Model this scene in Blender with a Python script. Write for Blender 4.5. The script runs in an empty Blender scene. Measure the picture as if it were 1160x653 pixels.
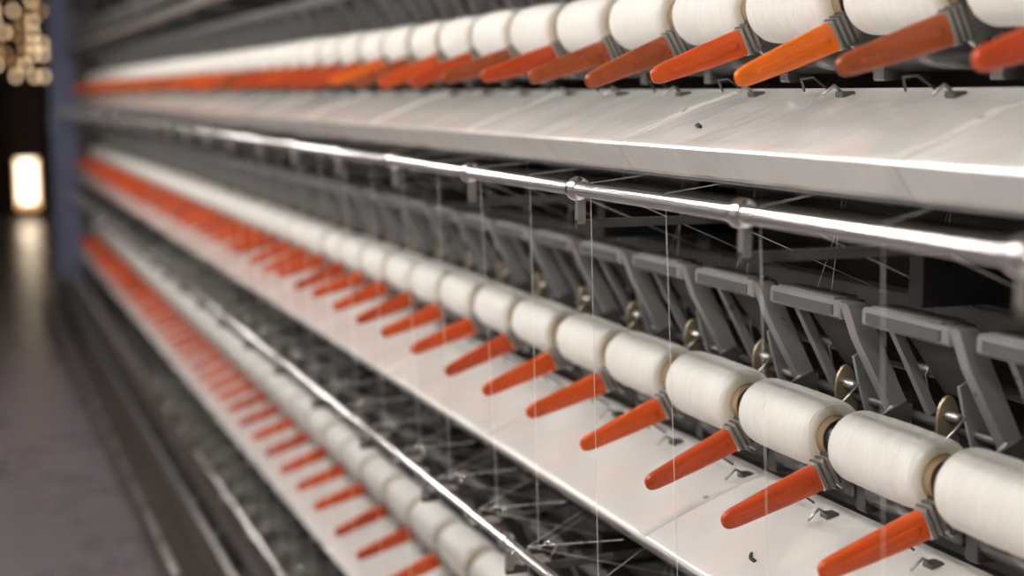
import bpy, math, random
from mathutils import Vector, Matrix
random.seed(7)
H=1.95
S=0.25
N=52
# ------------------------------------------------------------ materials
def mat(name, col, rough=0.5, metal=0.0, bump=None, noise=None, emis=None, sss=0, coat=0, spec=None):
    m=bpy.data.materials.new(name); m.use_nodes=True
    nt=m.node_tree; b=nt.nodes['Principled BSDF']
    b.inputs['Base Color'].default_value=(*col,1); b.inputs['Roughness'].default_value=rough
    b.inputs['Metallic'].default_value=metal
    if spec is not None: b.inputs['Specular IOR Level'].default_value=spec
    if coat: b.inputs['Coat Weight'].default_value=coat; b.inputs['Coat Roughness'].default_value=0.12
    if sss:
        b.inputs['Subsurface Weight'].default_value=sss; b.inputs['Subsurface Radius'].default_value=(0.01,0.006,0.004)
    if emis: b.inputs['Emission Color'].default_value=(*emis[0],1); b.inputs['Emission Strength'].default_value=emis[1]
    tc=nt.nodes.new('ShaderNodeTexCoord')
    if noise:
        sc,amt=noise[:2]
        n=nt.nodes.new('ShaderNodeTexNoise'); n.inputs['Scale'].default_value=sc; n.inputs['Detail'].default_value=5
        if len(noise)>2:
            mpn=nt.nodes.new('ShaderNodeMapping'); mpn.inputs['Scale'].default_value=noise[2]
            nt.links.new(tc.outputs['Object'],mpn.inputs['Vector']); nt.links.new(mpn.outputs['Vector'],n.inputs['Vector'])
        else: nt.links.new(tc.outputs['Object'],n.inputs['Vector'])
        mx=nt.nodes.new('ShaderNodeMix'); mx.data_type='RGBA'
        mx.inputs['A'].default_value=(*[max(0,c*(1-amt)) for c in col],1); mx.inputs['B'].default_value=(*[min(1,c*(1+amt)) for c in col],1)
        nt.links.new(n.outputs['Fac'],mx.inputs['Factor']); nt.links.new(mx.outputs['Result'],b.inputs['Base Color'])
        mr=nt.nodes.new('ShaderNodeMapRange'); mr.inputs['To Min'].default_value=max(0.03,rough*0.75); mr.inputs['To Max'].default_value=min(1,rough*1.25)
        nt.links.new(n.outputs['Fac'],mr.inputs['Value']); nt.links.new(mr.outputs['Result'],b.inputs['Roughness'])
    if bump:
        sc,st,vec=bump[:3]
        mp=nt.nodes.new('ShaderNodeMapping'); mp.inputs['Scale'].default_value=vec
        n2=nt.nodes.new('ShaderNodeTexNoise'); n2.inputs['Scale'].default_value=sc; n2.inputs['Detail'].default_value=3
        nt.links.new(tc.outputs['Object'],mp.inputs['Vector']); nt.links.new(mp.outputs['Vector'],n2.inputs['Vector'])
        bp=nt.nodes.new('ShaderNodeBump'); bp.inputs['Strength'].default_value=st; bp.inputs['Distance'].default_value=bump[3] if len(bump)>3 else 0.001
        nt.links.new(n2.outputs['Fac'],bp.inputs['Height']); nt.links.new(bp.outputs['Normal'],b.inputs['Normal'])
    return m
M={}
M['yarn']=mat('white_yarn',(0.86,0.85,0.815),0.85,bump=(40,1.0,(1,12,1),0.003),noise=(12,0.09,(1,9,1)),spec=0.15)
M['yarn_end']=mat('yarn_end',(0.82,0.78,0.68),0.8,bump=(200,0.5,(1,1,1)))
M['core']=mat('paper_core',(0.42,0.30,0.17),0.55,noise=(30,0.2))
M['corein']=mat('core_inside',(0.16,0.12,0.09),0.7)
M['orange']=mat('orange_plastic',(0.58,0.080,0.012),0.30,noise=(14,0.18),spec=0.4)
M['orange_r']=mat('red_orange_plastic',(0.47,0.060,0.012),0.30,noise=(14,0.18),spec=0.4)
M['orange2']=mat('amber_plastic',(0.76,0.150,0.010),0.24,noise=(14,0.12),sss=0.15,spec=0.5)
M['orange3']=mat('rust_plastic',(0.32,0.065,0.017),0.28,noise=(14,0.2),spec=0.5)
M['tray']=mat('tray_enamel',(0.87,0.865,0.845),0.20,metal=0.2,noise=(5,0.04),bump=(3,0.6,(1,2.2,1),0.014),coat=0.5)
M['chrome']=mat('polished_steel',(0.85,0.85,0.86),0.2,metal=1.0,noise=(20,0.05))
M['steel']=mat('worn_steel',(0.52,0.51,0.50),0.32,metal=0.85,noise=(25,0.2))
M['dsteel']=mat('dark_steel',(0.12,0.115,0.11),0.38,metal=0.5,noise=(20,0.3))
M['grey']=mat('grey_casting',(0.42,0.42,0.425),0.30,metal=0.5,noise=(18,0.12))
M['greyd']=mat('dark_grey_panel',(0.15,0.15,0.155),0.38,metal=0.4,noise=(12,0.2))
M['grey_shade']=mat('shaded_casting',(0.11,0.105,0.10),0.45,metal=0.3,noise=(12,0.2))  # darkened copy of the grey casting, shade of the bottom tier in its colour
M['black']=mat('black_part',(0.018,0.018,0.019),0.4)
M['drum']=mat('drum_bakelite',(0.03,0.028,0.027),0.25)
M['brass']=mat('brass_lever',(0.40,0.33,0.22),0.35,metal=0.7,noise=(30,0.2))
M['frame']=mat('machine_frame_paint',(0.08,0.074,0.068),0.5,noise=(6,0.3))
M['base']=mat('base_paint',(0.085,0.073,0.068),0.32,metal=0.3,noise=(4,0.3))
M['blue']=mat('blue_paint',(0.15,0.165,0.27),0.5,noise=(3,0.08))
M['thread']=mat('thread',(0.95,0.94,0.92),0.5)
# ------------------------------------------------------------ mesh builder
class MB:
    def __init__(s): s.v=[];s.f=[];s.m=[];s.sm=[];s.mats=[]
    def mi(s,k):
        if k not in s.mats: s.mats.append(k)
        return s.mats.index(k)
    def add(s,vs,fs,k,smooth=False):
        o=len(s.v); s.v+= [tuple(v) for v in vs]; i=s.mi(k)
        for f in fs: s.f.append(tuple(a+o for a in f)); s.m.append(i); s.sm.append(smooth)
    def box(s,x0,x1,y0,y1,z0,z1,k,b=0.0):
        if b<=0:
            vs=[(x,y,z) for x in (x0,x1) for y in (y0,y1) for z in (z0,z1)]
            s.add(vs,[(0,1,3,2),(4,6,7,5),(0,4,5,1),(2,3,7,6),(0,2,6,4),(1,5,7,3)],k); return
        p=[(x0+b,z0),(x1-b,z0),(x1,z0+b),(x1,z1-b),(x1-b,z1),(x0+b,z1),(x0,z1-b),(x0,z0+b)]
        s.prism(p,y0,y1,k,bev=b*0.6)
    def prism(s,p,y0,y1,k,bev=0.0,smooth=False):
        n=len(p); cx=sum(a for a,_ in p)/n; cz=sum(b for _,b in p)/n
        def ins(d):
            r=[]
            for a,b in p:
                l=math.hypot(a-cx,b-cz) or 1
                r.append((a-(a-cx)/l*d,b-(b-cz)/l*d))
            return r
        rings=[]
        if bev>0:
            q=ins(bev)
            rings=[(q,y0),(p,y0+bev),(p,y1-bev),(q,y1)]
        else: rings=[(p,y0),(p,y1)]
        vs=[(a,y,b) for pp,y in rings for a,b in pp]; fs=[]
        for r in range(len(rings)-1):
            for i in range(n):
                j=(i+1)%n; fs.append((r*n+i,r*n+j,(r+1)*n+j,(r+1)*n+i))
        s.add(vs,fs,k,smooth)
        L=(len(rings)-1)*n
        s.add(vs,[tuple(range(n)),tuple(range(L+n-1,L-1,-1))],k)
    def lathe(s,cx,cz,prof,k,seg=40,smooth=True,tilt=(0,0)):
        vs=[];n=len(prof); y0=prof[0][0]
        for y,r in prof:
            ox=tilt[0]*(y-y0); oz=tilt[1]*(y-y0)
            for i in range(seg):
                t=2*math.pi*i/seg; vs.append((cx+ox+r*math.cos(t),y,cz+oz+r*math.sin(t)))
        for a in range(n-1):
            kk=k[a] if isinstance(k,list) else k
            fs=[(a*seg+i,a*seg+(i+1)%seg,(a+1)*seg+(i+1)%seg,(a+1)*seg+i) for i in range(seg)]
            lo=a*seg
            s.add(vs[lo:lo+2*seg],[(f[0]-lo,f[1]-lo,f[2]-lo,f[3]-lo) for f in fs],kk,smooth)
    def loft(s,secs,k,seg=20,pw=0.55):
        vs=[]
        for cx,cz,nx,nz,hh,ht,yc in secs:
            for j in range(seg):
                t=2*math.pi*(j+0.5)/seg; c,s_=math.cos(t),math.sin(t)
                c=math.copysign(abs(c)**pw,c); s_=math.copysign(abs(s_)**pw,s_)
                vs.append((cx+nx*hh*c,yc+ht*s_,cz+nz*hh*c))
        n=len(secs)
        fs=[(i*seg+j,i*seg+(j+1)%seg,(i+1)*seg+(j+1)%seg,(i+1)*seg+j) for i in range(n-1) for j in range(seg)]
        fs+=[tuple(range(seg)),tuple(range(n*seg-1,(n-1)*seg-1,-1))]
        s.add(vs,fs,k,True)
    def tube(s,pts,r,k,seg=8,cap=True):
        pts=[Vector(p) for p in pts]; vs=[];n=len(pts)
        up=Vector((0,0,1))
        for i,p in enumerate(pts):
            d=(pts[min(i+1,n-1)]-pts[max(i-1,0)]).normalized()
            a=d.cross(up)
            if a.length<0.1: a=d.cross(Vector((0,1,0)))
            a.normalize(); b=d.cross(a)
            for j in range(seg):
                t=2*math.pi*j/seg; vs.append(p+a*r*math.cos(t)+b*r*math.sin(t))
        fs=[(i*seg+j,i*seg+(j+1)%seg,(i+1)*seg+(j+1)%seg,(i+1)*seg+j) for i in range(n-1) for j in range(seg)]
        if cap: fs+= [tuple(range(seg)),tuple(range(n*seg-1,(n-1)*seg-1,-1))]
        s.add(vs,fs,k,True)
    def obj(s,name,parent=None):
        import bmesh
        me=bpy.data.meshes.new(name); me.from_pydata(s.v,[],s.f)
        for k in s.mats: me.materials.append(M[k])
        me.polygons.foreach_set('material_index',s.m); me.polygons.foreach_set('use_smooth',s.sm)
        me.update(); o=bpy.data.objects.new(name,me); bpy.context.collection.objects.link(o)
        bm=bmesh.new(); bm.from_mesh(me); bmesh.ops.remove_doubles(bm,verts=bm.verts,dist=1e-5)
        bmesh.ops.recalc_face_normals(bm,faces=bm.faces); bm.to_mesh(me); bm.free()
        if parent: o.parent=parent
        return o
machine=bpy.data.objects.new('yarn_winding_machine',None); bpy.context.collection.objects.link(machine)

rows=[(H+0.028,0.236,0),(H-0.615,0.242,1),(H-1.298,0.27,2)]
RODZ=[-0.176,-0.197,-0.212]
YA,YB=-0.1,13.2
# ------------------------------------------------------------ spools
def build_spools(tz,y0,ri):
    b=MB()
    for i in range(N):
        yh=y0+S*i
        seg=64 if i<16 else (32 if i<30 else 20)
        R=0.0545+random.uniform(-0.0022,0.0022); L=0.203+random.uniform(-0.006,0.004)
        ya=yh+0.016; yb=ya+L; cx,cz=1.212,tz+0.106
        rc=0.030
        prof=[(ya+0.03,rc-0.003),(ya-0.010,rc-0.003),(ya-0.011,rc),(ya+0.002,rc),(ya+0.001,rc+0.003),(ya-0.001,R-0.012),(ya+0.001,R-0.007),(ya+0.004,R-0.0028),(ya+0.010,R-0.0005)]
        ks=['corein','core','core','core','yarn_end','yarn_end','yarn','yarn']
        nb=30 if i<18 else 6
        for j in range(1,nb):
            t=j/nb; prof.append((ya+0.010+(L-0.022)*t,R+0.0014*math.sin(math.pi*t)+random.uniform(-0.00035,0.00035))); ks.append('yarn')
        prof+=[(yb-0.012,R-0.0005),(yb-0.005,R-0.003),(yb+0.001,R-0.010),(yb-0.001,rc+0.002),(yb+0.010,rc),(yb+0.010,rc-0.004),(yb-0.03,rc-0.004)]
        ks+=['yarn','yarn','yarn_end','yarn_end','core','core','corein']
        b.lathe(cx,cz,prof,ks,seg)
    return b.obj('thread_spools')
for tz,y0,ri in rows: build_spools(tz,y0,ri)

# ------------------------------------------------------------ handles + cradle
def chaikin(p,n=2):
    for _ in range(n):
        q=[]
        for i in range(len(p)):
            a=p[i];b=p[(i+1)%len(p)]
            q.append((a[0]*.75+b[0]*.25,a[1]*.75+b[1]*.25)); q.append((a[0]*.25+b[0]*.75,a[1]*.25+b[1]*.75))
        p=q
    return p
hand=MB(); crad=MB()
def local(px,pz,ang,ox,oz):
    c,s_=math.cos(ang),math.sin(ang); return (ox+px*c-pz*s_,oz+px*s_+pz*c)
topcol={3:'orange',4:'orange_r',5:'orange3',6:'orange2',7:'orange',8:'orange3',9:'orange3',10:'orange_r',11:'orange3'}
for tz,y0,ri in rows:
    for i in range(N):
        yh=y0+S*i
        da=random.uniform(-0.05,0.05)
        ax,az=1.212,tz+0.106
        ang=math.atan2(0.055,0.16)+da
        ox,oz=1.172,tz+0.052
        if ri==0: kk=topcol.get(i,random.choice(['orange','orange_r','orange2','orange3']))
        else: kk='orange' if random.random()<0.6 else 'orange_r'
        prof=[(0.006,0.0205,0.008),(0.0,0.0220,0.0092),(-0.02,0.0218,0.0098),(-0.06,0.0200,0.0095),(-0.10,0.0178,0.0088),(-0.135,0.0158,0.0080),(-0.150,0.0146,0.0076),(-0.159,0.0130,0.0068),(-0.165,0.0100,0.0054),(-0.168,0.0055,0.003)]
        secs=[]
        nx,nz=-math.sin(ang),math.cos(ang)
        for px,hh,ht in prof:
            X,Z=local(px,0,ang,ox,oz); secs.append((X,Z,nx,nz,hh,ht,yh))
        hand.loft(secs,kk)
        for sg in (-1,1):
            rs=[]
            for px,hh,ht in ((-0.012,0.004,0.001),(-0.018,0.0075,0.0022),(-0.08,0.0065,0.0022),(-0.13,0.005,0.002),(-0.137,0.003,0.0008)):
                X,Z=local(px,0,ang,ox,oz); base=0.0098-0.0018*(-px/0.14)
                rs.append((X,Z,nx,nz,hh,ht,yh+sg*base))
            hand.loft(rs,kk,12)
        F=[(-0.002,0.0225),(0.030,0.022),(0.034,0.018),(0.034,-0.018),(0.03,-0.0215),(-0.002,-0.0225)]
        crad.prism([local(a,b_,ang+0.15,ox,oz) for a,b_ in F],yh-0.010,yh+0.010,'steel',bev=0.002)
        for t in (0.006,0.016,0.026):
            F=[(t-0.002,0.024),(t+0.002,0.024),(t+0.002,-0.024),(t-0.002,-0.024)]
            crad.prism([local(a,b_,ang+0.15,ox,oz) for a,b_ in F],yh-0.0115,yh+0.0115,'dsteel')
        A=[(1.190,tz+0.048),(1.216,tz+0.074),(1.240,tz+0.098),(1.30,tz+0.150),(1.335,tz+0.150),(1.335,tz+0.120),(1.262,tz+0.060),(1.215,tz+0.030)]
        crad.prism(A,yh-0.004,yh+0.003,'steel' if ri<2 else 'dsteel',bev=0.001)  # bottom row in dark steel: its dimness is put into the colour
        crad.lathe(ax,az,[(yh-0.008,0.001),(yh-0.008,0.012),(yh+0.002,0.018),(yh+0.030,0.0262)],'steel',20)
        yf=yh+0.228
        crad.prism([(1.206,tz+0.090),(1.218,tz+0.122),(1.31,tz+0.160),(1.335,tz+0.135),(1.225,tz+0.085)],yf,yf+0.005,'dsteel')
        crad.tube([(1.325,yh,tz+0.138),(1.325,yf+0.005,tz+0.138)],0.008,'dsteel',8)
        if i<40:
            crad.lathe(1.268,tz+0.038,[(yh+0.02,0.001),(yh+0.02,0.036),(yh+0.218,0.036),(yh+0.218,0.001)],'drum',24)
        crad.box(1.25,1.30,yh-0.012,yh+0.012,tz-0.01,tz+0.055,'dsteel',b=0.003)
hand.obj('cradle_handles',machine); crad.obj('cradle_arms',machine)

# ------------------------------------------------------------ trays
tr=MB()
for tz,y0,ri in rows:
    lip=0.150 if ri==0 else 0.140
    y=YA-0.1*ri; pan=0.745
    while y<YB:
        y2=min(y+pan,YB)
        t=random.uniform(-0.003,0.003); t2=random.uniform(-0.003,0.003)
        sec=[(1.262,-0.020),(1.250,-0.026),(1.21,-0.038+t),(1.17,-0.051+t2),(1.10,-0.078+t),(1.045,-0.099),(1.034,-0.1035),(1.029,-0.107)]
        secl=[(1.029,-0.107),(1.028,-0.111),(1.033,-0.118),(1.056,-lip),(1.064,-lip-0.006)]
        n=len(sec)
        vs=[(a,yy,tz+c) for yy in (y+0.0005,y2-0.0005) for a,c in sec]
        tr.add(vs,[(j,j+1,n+j+1,n+j) for j in range(n-1)],'tray',True)
        nl=len(secl)
        vs=[(a,yy,tz+c) for yy in (y+0.0005,y2-0.0005) for a,c in secl]
        tr.add(vs,[(j,j+1,nl+j+1,nl+j) for j in range(nl-1)],'tray',False)
        sec2=[(a-0.0008,c+0.0014) for a,c in sec[1:]]
        vs=[(a,yy,tz+c) for yy in (y2-0.016,y2+0.010) for a,c in sec2]; n2=len(sec2)
        tr.add(vs,[(j,j+1,n2+j+1,n2+j) for j in range(n2-1)],'tray',True)
        vs=[(a,y2-0.016,tz+c) for a,c in sec[1:]]+[(a,y2-0.016,tz+c) for a,c in sec2]
        tr.add(vs,[(j,j+1,n2+j+1,n2+j) for j in range(n2-1)],'tray',False)
        tr.lathe(1.15,tz-0.056,[(y2-0.006,0.0004),(y2-0.006,0.004),(y2+0.002,0.004),(y2+0.002,0.0004)],'steel',10)
        y=y2
    tr.box(1.064,1.262,YA,YB,tz-lip-0.010,tz-lip-0.006,'greyd')
    for i in range(N):
        yh=y0+S*i
        yy=yh+0.055
        zx=tz-0.030
        tr.box(1.222,1.245,yy-0.010,yy+0.010,zx-0.004,zx+0.006,'dsteel',b=0.002)
        tr.tube([(1.228,yy,zx+0.004),(1.212,yy-0.003,zx+0.014),(1.190,yy-0.008,zx+0.000)],0.0024,'steel',6)
        tr.tube([(1.235,yh+0.10,tz-0.022),(1.210,yh+0.105,tz-0.004),(1.205,yh+0.13,tz-0.006),(1.225,yh+0.15,tz-0.024)],0.002,'black',6)
    for yy in ([1.98] if ri==0 else [1.79] if ri==1 else [2.4]):
        xx=1.09; zz=tz-0.079
        tr.tube([(xx,yy-0.014,zz),(xx,yy,zz+0.0015),(xx+0.01,yy+0.013,zz+0.003)],0.003,'black',6)
tr.obj('collecting_trays',machine)

# ------------------------------------------------------------ rods
rd=MB()
for tz,y0,ri in rows:
    rz=tz+RODZ[ri]; rx=0.912
    rr=0.0115 if ri==0 else 0.0095
    rd.tube([(rx,YA,rz),(rx,YB,rz)],rr,'chrome',24)
    for i in range(0,N):
        yh=y0+S*i
        if i%2==0:
            yc=yh+ (0.30 if ri==0 else 0.1)
            rd.lathe(rx,rz,[(yc-0.012,rr),(yc-0.011,rr+0.005),(yc-0.006,rr+0.0075),(yc+0.006,rr+0.0075),(yc+0.011,rr+0.005),(yc+0.012,rr)],'chrome',24)
            rd.box(rx-0.002,rx+0.012,yc-0.006,yc+0.006,rz-0.055,rz-rr*0.7,'steel',b=0.002)
            rd.box(rx-0.002,1.42,yc-0.004,yc+0.004,rz-0.062,rz-0.048,'dsteel')
        if ri>0:
            yp=yh+0.02
            rd.box(rx-0.012,rx+0.050,yp-0.020,yp+0.020,rz-rr-0.003,rz-rr,'steel')
            rd.box(rx+0.046,rx+0.050,yp-0.020,yp+0.020,rz-rr-0.012,rz-rr,'dsteel')
            rd.tube([(rx+0.045,yp-0.012,rz-rr),(rx+0.06,yp-0.012,rz+0.012),(rx+0.05,yp+0.008,rz+0.016),(rx+0.035,yp+0.012,rz+0.004)],0.0018,'chrome',6)
            rd.tube([(rx-0.01,yp,rz-rr),(rx-0.022,yp,rz+0.006),(rx-0.012,yp+0.01,rz+0.012)],0.0016,'chrome',6)
            if i%2: rd.tube([(rx+0.04,yp+0.01,rz-rr-0.002),(1.12,yp+0.06,rz-0.02),(1.30,yp+0.10,rz+0.01)],0.003,'dsteel',6)
rd.obj('guide_rods',machine)

# ------------------------------------------------------------ tension brackets above each row
tb=MB()
for tz,y0,ri in rows:
    G='grey' if ri<2 else 'grey_shade'; BR='brass' if ri<2 else 'grey_shade'; ST='steel' if ri<2 else 'dsteel'  # bottom-row brackets take darker materials to paint the shade between tiers
    for i in range(N):
        ya=y0+S*i+0.0
        if ri==0: ya+=0.006
        zt=tz+0.300
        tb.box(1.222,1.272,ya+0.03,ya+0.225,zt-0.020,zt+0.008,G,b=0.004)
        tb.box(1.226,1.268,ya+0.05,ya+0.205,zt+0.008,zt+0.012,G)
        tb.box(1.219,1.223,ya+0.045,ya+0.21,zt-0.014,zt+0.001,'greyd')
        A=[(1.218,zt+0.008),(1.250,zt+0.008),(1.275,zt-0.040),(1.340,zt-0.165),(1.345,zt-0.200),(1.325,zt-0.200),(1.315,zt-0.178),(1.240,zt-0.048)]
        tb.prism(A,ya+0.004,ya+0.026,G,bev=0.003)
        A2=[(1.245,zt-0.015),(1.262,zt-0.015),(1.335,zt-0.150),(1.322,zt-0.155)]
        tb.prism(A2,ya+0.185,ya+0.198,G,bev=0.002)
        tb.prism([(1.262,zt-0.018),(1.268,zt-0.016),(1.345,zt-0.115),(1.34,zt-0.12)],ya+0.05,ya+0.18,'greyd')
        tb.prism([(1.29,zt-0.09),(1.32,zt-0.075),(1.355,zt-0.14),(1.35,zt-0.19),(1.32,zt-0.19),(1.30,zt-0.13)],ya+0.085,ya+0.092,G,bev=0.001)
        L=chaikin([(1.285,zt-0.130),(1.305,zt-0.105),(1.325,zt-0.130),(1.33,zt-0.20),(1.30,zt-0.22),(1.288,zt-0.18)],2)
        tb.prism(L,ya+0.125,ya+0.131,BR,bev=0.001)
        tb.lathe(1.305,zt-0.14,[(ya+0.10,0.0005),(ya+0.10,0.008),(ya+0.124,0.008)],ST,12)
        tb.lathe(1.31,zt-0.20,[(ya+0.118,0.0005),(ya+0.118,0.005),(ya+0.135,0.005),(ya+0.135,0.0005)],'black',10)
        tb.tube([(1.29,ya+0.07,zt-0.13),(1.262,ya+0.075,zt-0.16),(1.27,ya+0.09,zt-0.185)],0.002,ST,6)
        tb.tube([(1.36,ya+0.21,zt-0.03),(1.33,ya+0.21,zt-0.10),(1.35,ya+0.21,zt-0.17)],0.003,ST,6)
tb.obj('tension_brackets',machine)

# ------------------------------------------------------------ frame
fr=MB()
fr.box(1.58,1.62,YA,YB,0.15,H+0.78,'frame')
for tz,y0,ri in rows:
    fr.box(1.35,1.40,YA,YB,tz+0.255,tz+0.31,'frame',b=0.004)
    fr.box(1.42,1.50,YA,YB,tz+0.02,tz+0.10,'dsteel',b=0.004)
    fr.box(1.33,1.38,YA,YB,tz-0.14,tz-0.07,'frame')
    fr.tube([(1.40,YA,tz+0.19),(1.40,YB,tz+0.19)],0.012,'steel' if ri<2 else 'dsteel',12)  # darker metal stands in for shade on the bottom row
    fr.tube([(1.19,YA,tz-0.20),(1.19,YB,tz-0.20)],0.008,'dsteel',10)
    fr.tube([(1.46,YA,tz-0.20),(1.46,YB,tz-0.20)],0.015,'steel' if ri<1 else 'dsteel',12)  # lower rows shaded by colour, same tube in darker metal
    for j in range(0,14):
        yy=0.55+j*1.0
        if yy>YB: break
        fr.box(1.20,1.56,yy,yy+0.03,tz+0.33,tz+0.40,'black')
        fr.box(1.44,1.50,yy,yy+0.05,tz-0.25,tz+0.45,'frame')
fr.box(1.00,1.62,YA,YB,H+0.74,H+0.78,'frame')
fr.box(0.945,0.985,YA,YB,H+0.355,H+0.385,'steel',b=0.004)
fr.tube([(0.965,YA,H+0.43),(0.965,YB,H+0.43)],0.008,'steel',12)
fr.box(1.05,1.11,YA,YB,H+0.50,H+0.56,'greyd',b=0.004)
for j in range(0,14):
    yy=0.4+j
    if yy>YB: break
    fr.box(0.95,1.58,yy,yy+0.03,H+0.36,H+0.38,'dsteel')
    fr.box(0.955,0.975,yy,yy+0.02,H+0.38,H+0.74,'dsteel')
fr.box(0.95,1.60,YA,YB,0.0,0.16,'frame')
fr.box(0.90,0.95,YA,YB,0.30,0.34,'base',b=0.005)
fr.box(0.82,0.90,YA,YB,0.17,0.21,'base',b=0.005)
fr.box(0.70,0.95,YA,YB,0.0,0.11,'base',b=0.01)
fr.tube([(0.72,YA,0.14),(0.72,YB,0.14)],0.014,'steel',12)
fr.tube([(0.86,YA,0.255),(0.86,YB,0.255)],0.012,'steel',12)
for j in range(0,27):
    yy=0.2+j*0.5
    if yy>YB: break
    fr.box(0.86,0.95,yy,yy+0.03,0.16,0.32,'dsteel')
    fr.box(0.70,0.74,yy,yy+0.04,0.10,0.16,'dsteel')
fr.obj('machine_frame',machine)
ec=MB()
ec.box(0.85,1.06,13.25,13.55,0,H+1.3,'blue',b=0.01)
ec.box(1.06,1.75,13.25,13.9,0,H+0.8,'frame',b=0.01)
ec.box(0.845,0.85,13.3,13.5,H-0.35,H-0.15,'steel')
ec.obj('end_housing',machine)

# ------------------------------------------------------------ threads
th=MB()
r=0.0005
for tz,y0,ri in rows:
    for i in range(0,30):
        yh=y0+S*i
        rz=tz+RODZ[ri]
        g=(0.925,yh+0.03,rz+0.010)
        th.tube([g,(1.335,yh+0.10+random.uniform(-.02,.02),tz-0.33 if ri<2 else tz-0.3)],r,'thread',4,False)
        if ri<2:
            tz2,y02,_=rows[ri+1]
            th.tube([g,(0.955,yh+0.03+random.uniform(-.03,.03),tz2+RODZ[ri+1])],r,'thread',4,False)
            th.tube([(1.24,yh+0.06,tz-0.16),(1.25,yh+0.10,tz-0.34)],r,'thread',4,False)
            th.tube([(1.36,yh+0.20,tz-0.15),(1.25,yh+0.14,tz-0.335)],r,'thread',4,False)
        th.tube([(1.31,yh+0.13,tz+0.115),(1.262,yh+0.12,tz+0.12)],r,'thread',4,False)
        th.tube([g,(1.22,yh+0.25,tz-0.16)],r,'thread',4,False)
        if ri>0:
            th.tube([g,(1.05,yh-0.10,tz-0.150)],r,'thread',4,False)
            if i%2==0: th.tube([(0.955,yh+0.05,rz),(1.30,yh+0.45,rz-0.05)],r,'thread',4,False)
th.obj('yarn_threads',machine)

# ------------------------------------------------------------ room
def room_box(name,x0,x1,y0,y1,z0,z1,m):
    b=MB(); M['_tmp_'+name]=m; b.box(x0,x1,y0,y1,z0,z1,'_tmp_'+name); return b.obj(name)
mfloor=mat('floor_epoxy',(0.135,0.118,0.132),0.28,noise=(1.5,0.15))
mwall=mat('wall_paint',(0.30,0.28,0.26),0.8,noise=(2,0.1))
mceil=mat('ceiling_paint',(0.38,0.37,0.35),0.9,noise=(2,0.1))
X0,X1,Y0,Y1,ZC=-4.0,5.0,-3.0,24.0,4.2
room_box('floor',X0,X1,Y0,Y1,-0.1,0,mfloor)
room_box('ceiling',X0,X1,Y0,Y1,ZC,ZC+0.1,mceil)
room_box('wall_left',X0-0.1,X0,Y0,Y1,0,ZC,mwall)
room_box('wall_right',X1,X1+0.1,Y0,Y1,0,ZC,mwall)
room_box('wall_near',X0,X1,Y0-0.1,Y0,0,ZC,mwall)
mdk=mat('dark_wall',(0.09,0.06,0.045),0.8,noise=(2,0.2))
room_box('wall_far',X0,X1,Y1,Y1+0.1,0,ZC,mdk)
M['glow']=mat('daylight_glass',(0.9,0.9,0.9),0.3,emis=((1,0.84,0.62),4.5))
M['glow2']=mat('amber_halo',(0.9,0.7,0.5),0.3,emis=((1,0.50,0.18),1.6))  # emissive colour for the warm glow painted around the door's bright pane
M['warm']=mat('warm_glass',(0.8,0.7,0.5),0.3,emis=((1,0.72,0.42),3.2))
M['warm2']=mat('amber_glass',(0.8,0.6,0.4),0.3,emis=((1,0.58,0.26),1.3))
M['doorp']=mat('door_paint',(0.16,0.08,0.045),0.5)
d=MB(); yb_=Y1-0.004
d.box(0.99,1.26,Y1-0.03,Y1-0.02,0.22,0.90,'glow')
d.box(0.96,0.99,Y1-0.03,Y1-0.02,0.14,0.92,'glow2'); d.box(1.26,1.29,Y1-0.03,Y1-0.02,0.14,0.92,'glow2'); d.box(0.99,1.26,Y1-0.03,Y1-0.02,0.14,0.22,'glow2')  # glowing strips imitate an orange halo of light, not separate panes
d.box(0.90,0.96,Y1-0.06,yb_,0,2.08,'doorp'); d.box(1.29,1.42,Y1-0.06,yb_,0,2.08,'doorp'); d.box(0.96,1.29,Y1-0.05,yb_,0.92,1.0,'doorp'); d.box(0.96,1.29,Y1-0.04,yb_,1.0,2.08,'doorp'); d.box(0.96,1.29,Y1-0.05,yb_,0,0.14,'doorp')
d.obj('door_1')
w=MB()
random.seed(21)
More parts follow.
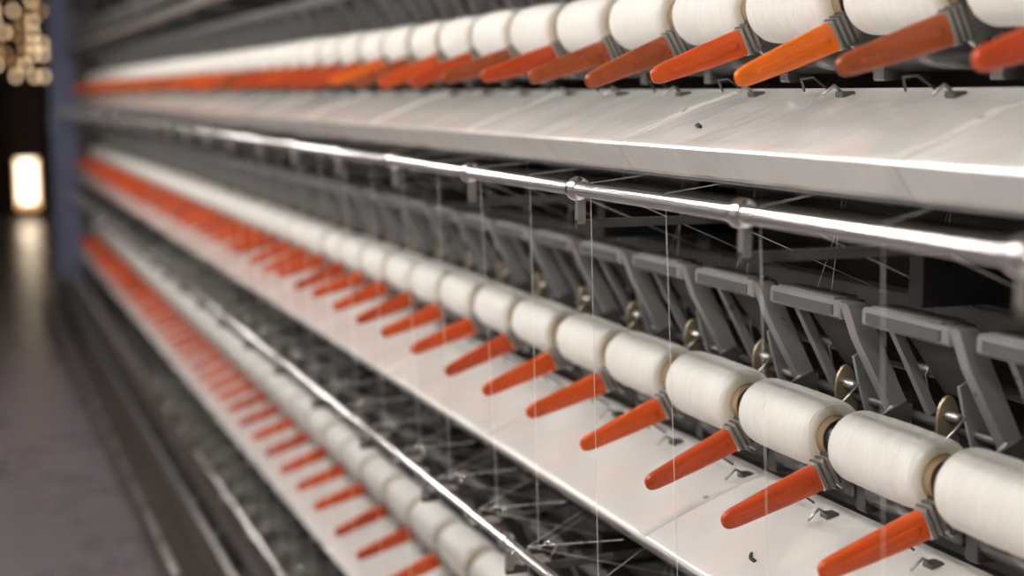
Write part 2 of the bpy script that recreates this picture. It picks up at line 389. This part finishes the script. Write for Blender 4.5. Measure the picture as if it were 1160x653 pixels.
for a in range(6):
    for c in range(10):
        q=random.random()
        if q<0.42: continue
        w.box(0.72+a*0.14,0.72+a*0.14+0.06,Y1-0.03,Y1-0.02,2.18+c*0.17,2.18+c*0.17+0.08,'warm' if q>0.65 else 'warm2')
w.box(0.66,1.60,Y1-0.015,Y1-0.004,2.14,3.92,'doorp')
w.obj('window_1')
g=MB(); M['green']=mat('green_paint',(0.03,0.10,0.08),0.6); g.box(1.06,1.16,17,17.12,0,ZC,'green',b=0.01); g.obj('green_pillar')

# fluorescent fixtures
M['tube']=mat('fluorescent_tube',(1,1,1),0.3,emis=((1.0,0.95,0.89),68))
M['fix']=mat('fixture_white',(0.6,0.6,0.6),0.5)
for (fx,ys) in ((-0.55,[-2,0.2,2.4,4.6,6.8,9.0]),(-2.4,[-1,2,5,8])):
    for yy in ys:
        b=MB(); b.prism([(fx-0.12,3.42),(fx+0.12,3.42),(fx+0.06,3.48),(fx-0.06,3.48)],yy,yy+1.6,'fix')
        for dx in (-0.06,0.06): b.tube([(fx+dx,yy+0.03,3.39),(fx+dx,yy+1.57,3.39)],0.018,'tube',10)
        for t in (0.3,1.3): b.tube([(fx,yy+t,3.48),(fx,yy+t,ZC)],0.006,'steel',6)
        b.obj('fluorescent_fixture')

# ------------------------------------------------------------ world + camera
wd=bpy.data.worlds.new('World'); bpy.context.scene.world=wd; wd.use_nodes=True
wd.node_tree.nodes['Background'].inputs[0].default_value=(0.8,0.85,0.9,1); wd.node_tree.nodes['Background'].inputs[1].default_value=0.3
a=math.radians(21.49); p=math.radians(7.79)
F=Vector((math.cos(p)*math.sin(a),math.cos(p)*math.cos(a),-math.sin(p)))
cd=bpy.data.cameras.new('camera'); cam=bpy.data.objects.new('camera',cd); bpy.context.collection.objects.link(cam)
cam.location=(0,0,H); cam.rotation_euler=F.to_track_quat('-Z','Y').to_euler()
cd.sensor_width=36; cd.lens=50; cd.clip_start=0.02
cd.dof.use_dof=True; cd.dof.focus_distance=2.15; cd.dof.aperture_fstop=1.7
bpy.context.scene.camera=cam
bpy.context.scene.view_settings.view_transform='Standard'
bpy.context.scene.view_settings.exposure=0.0
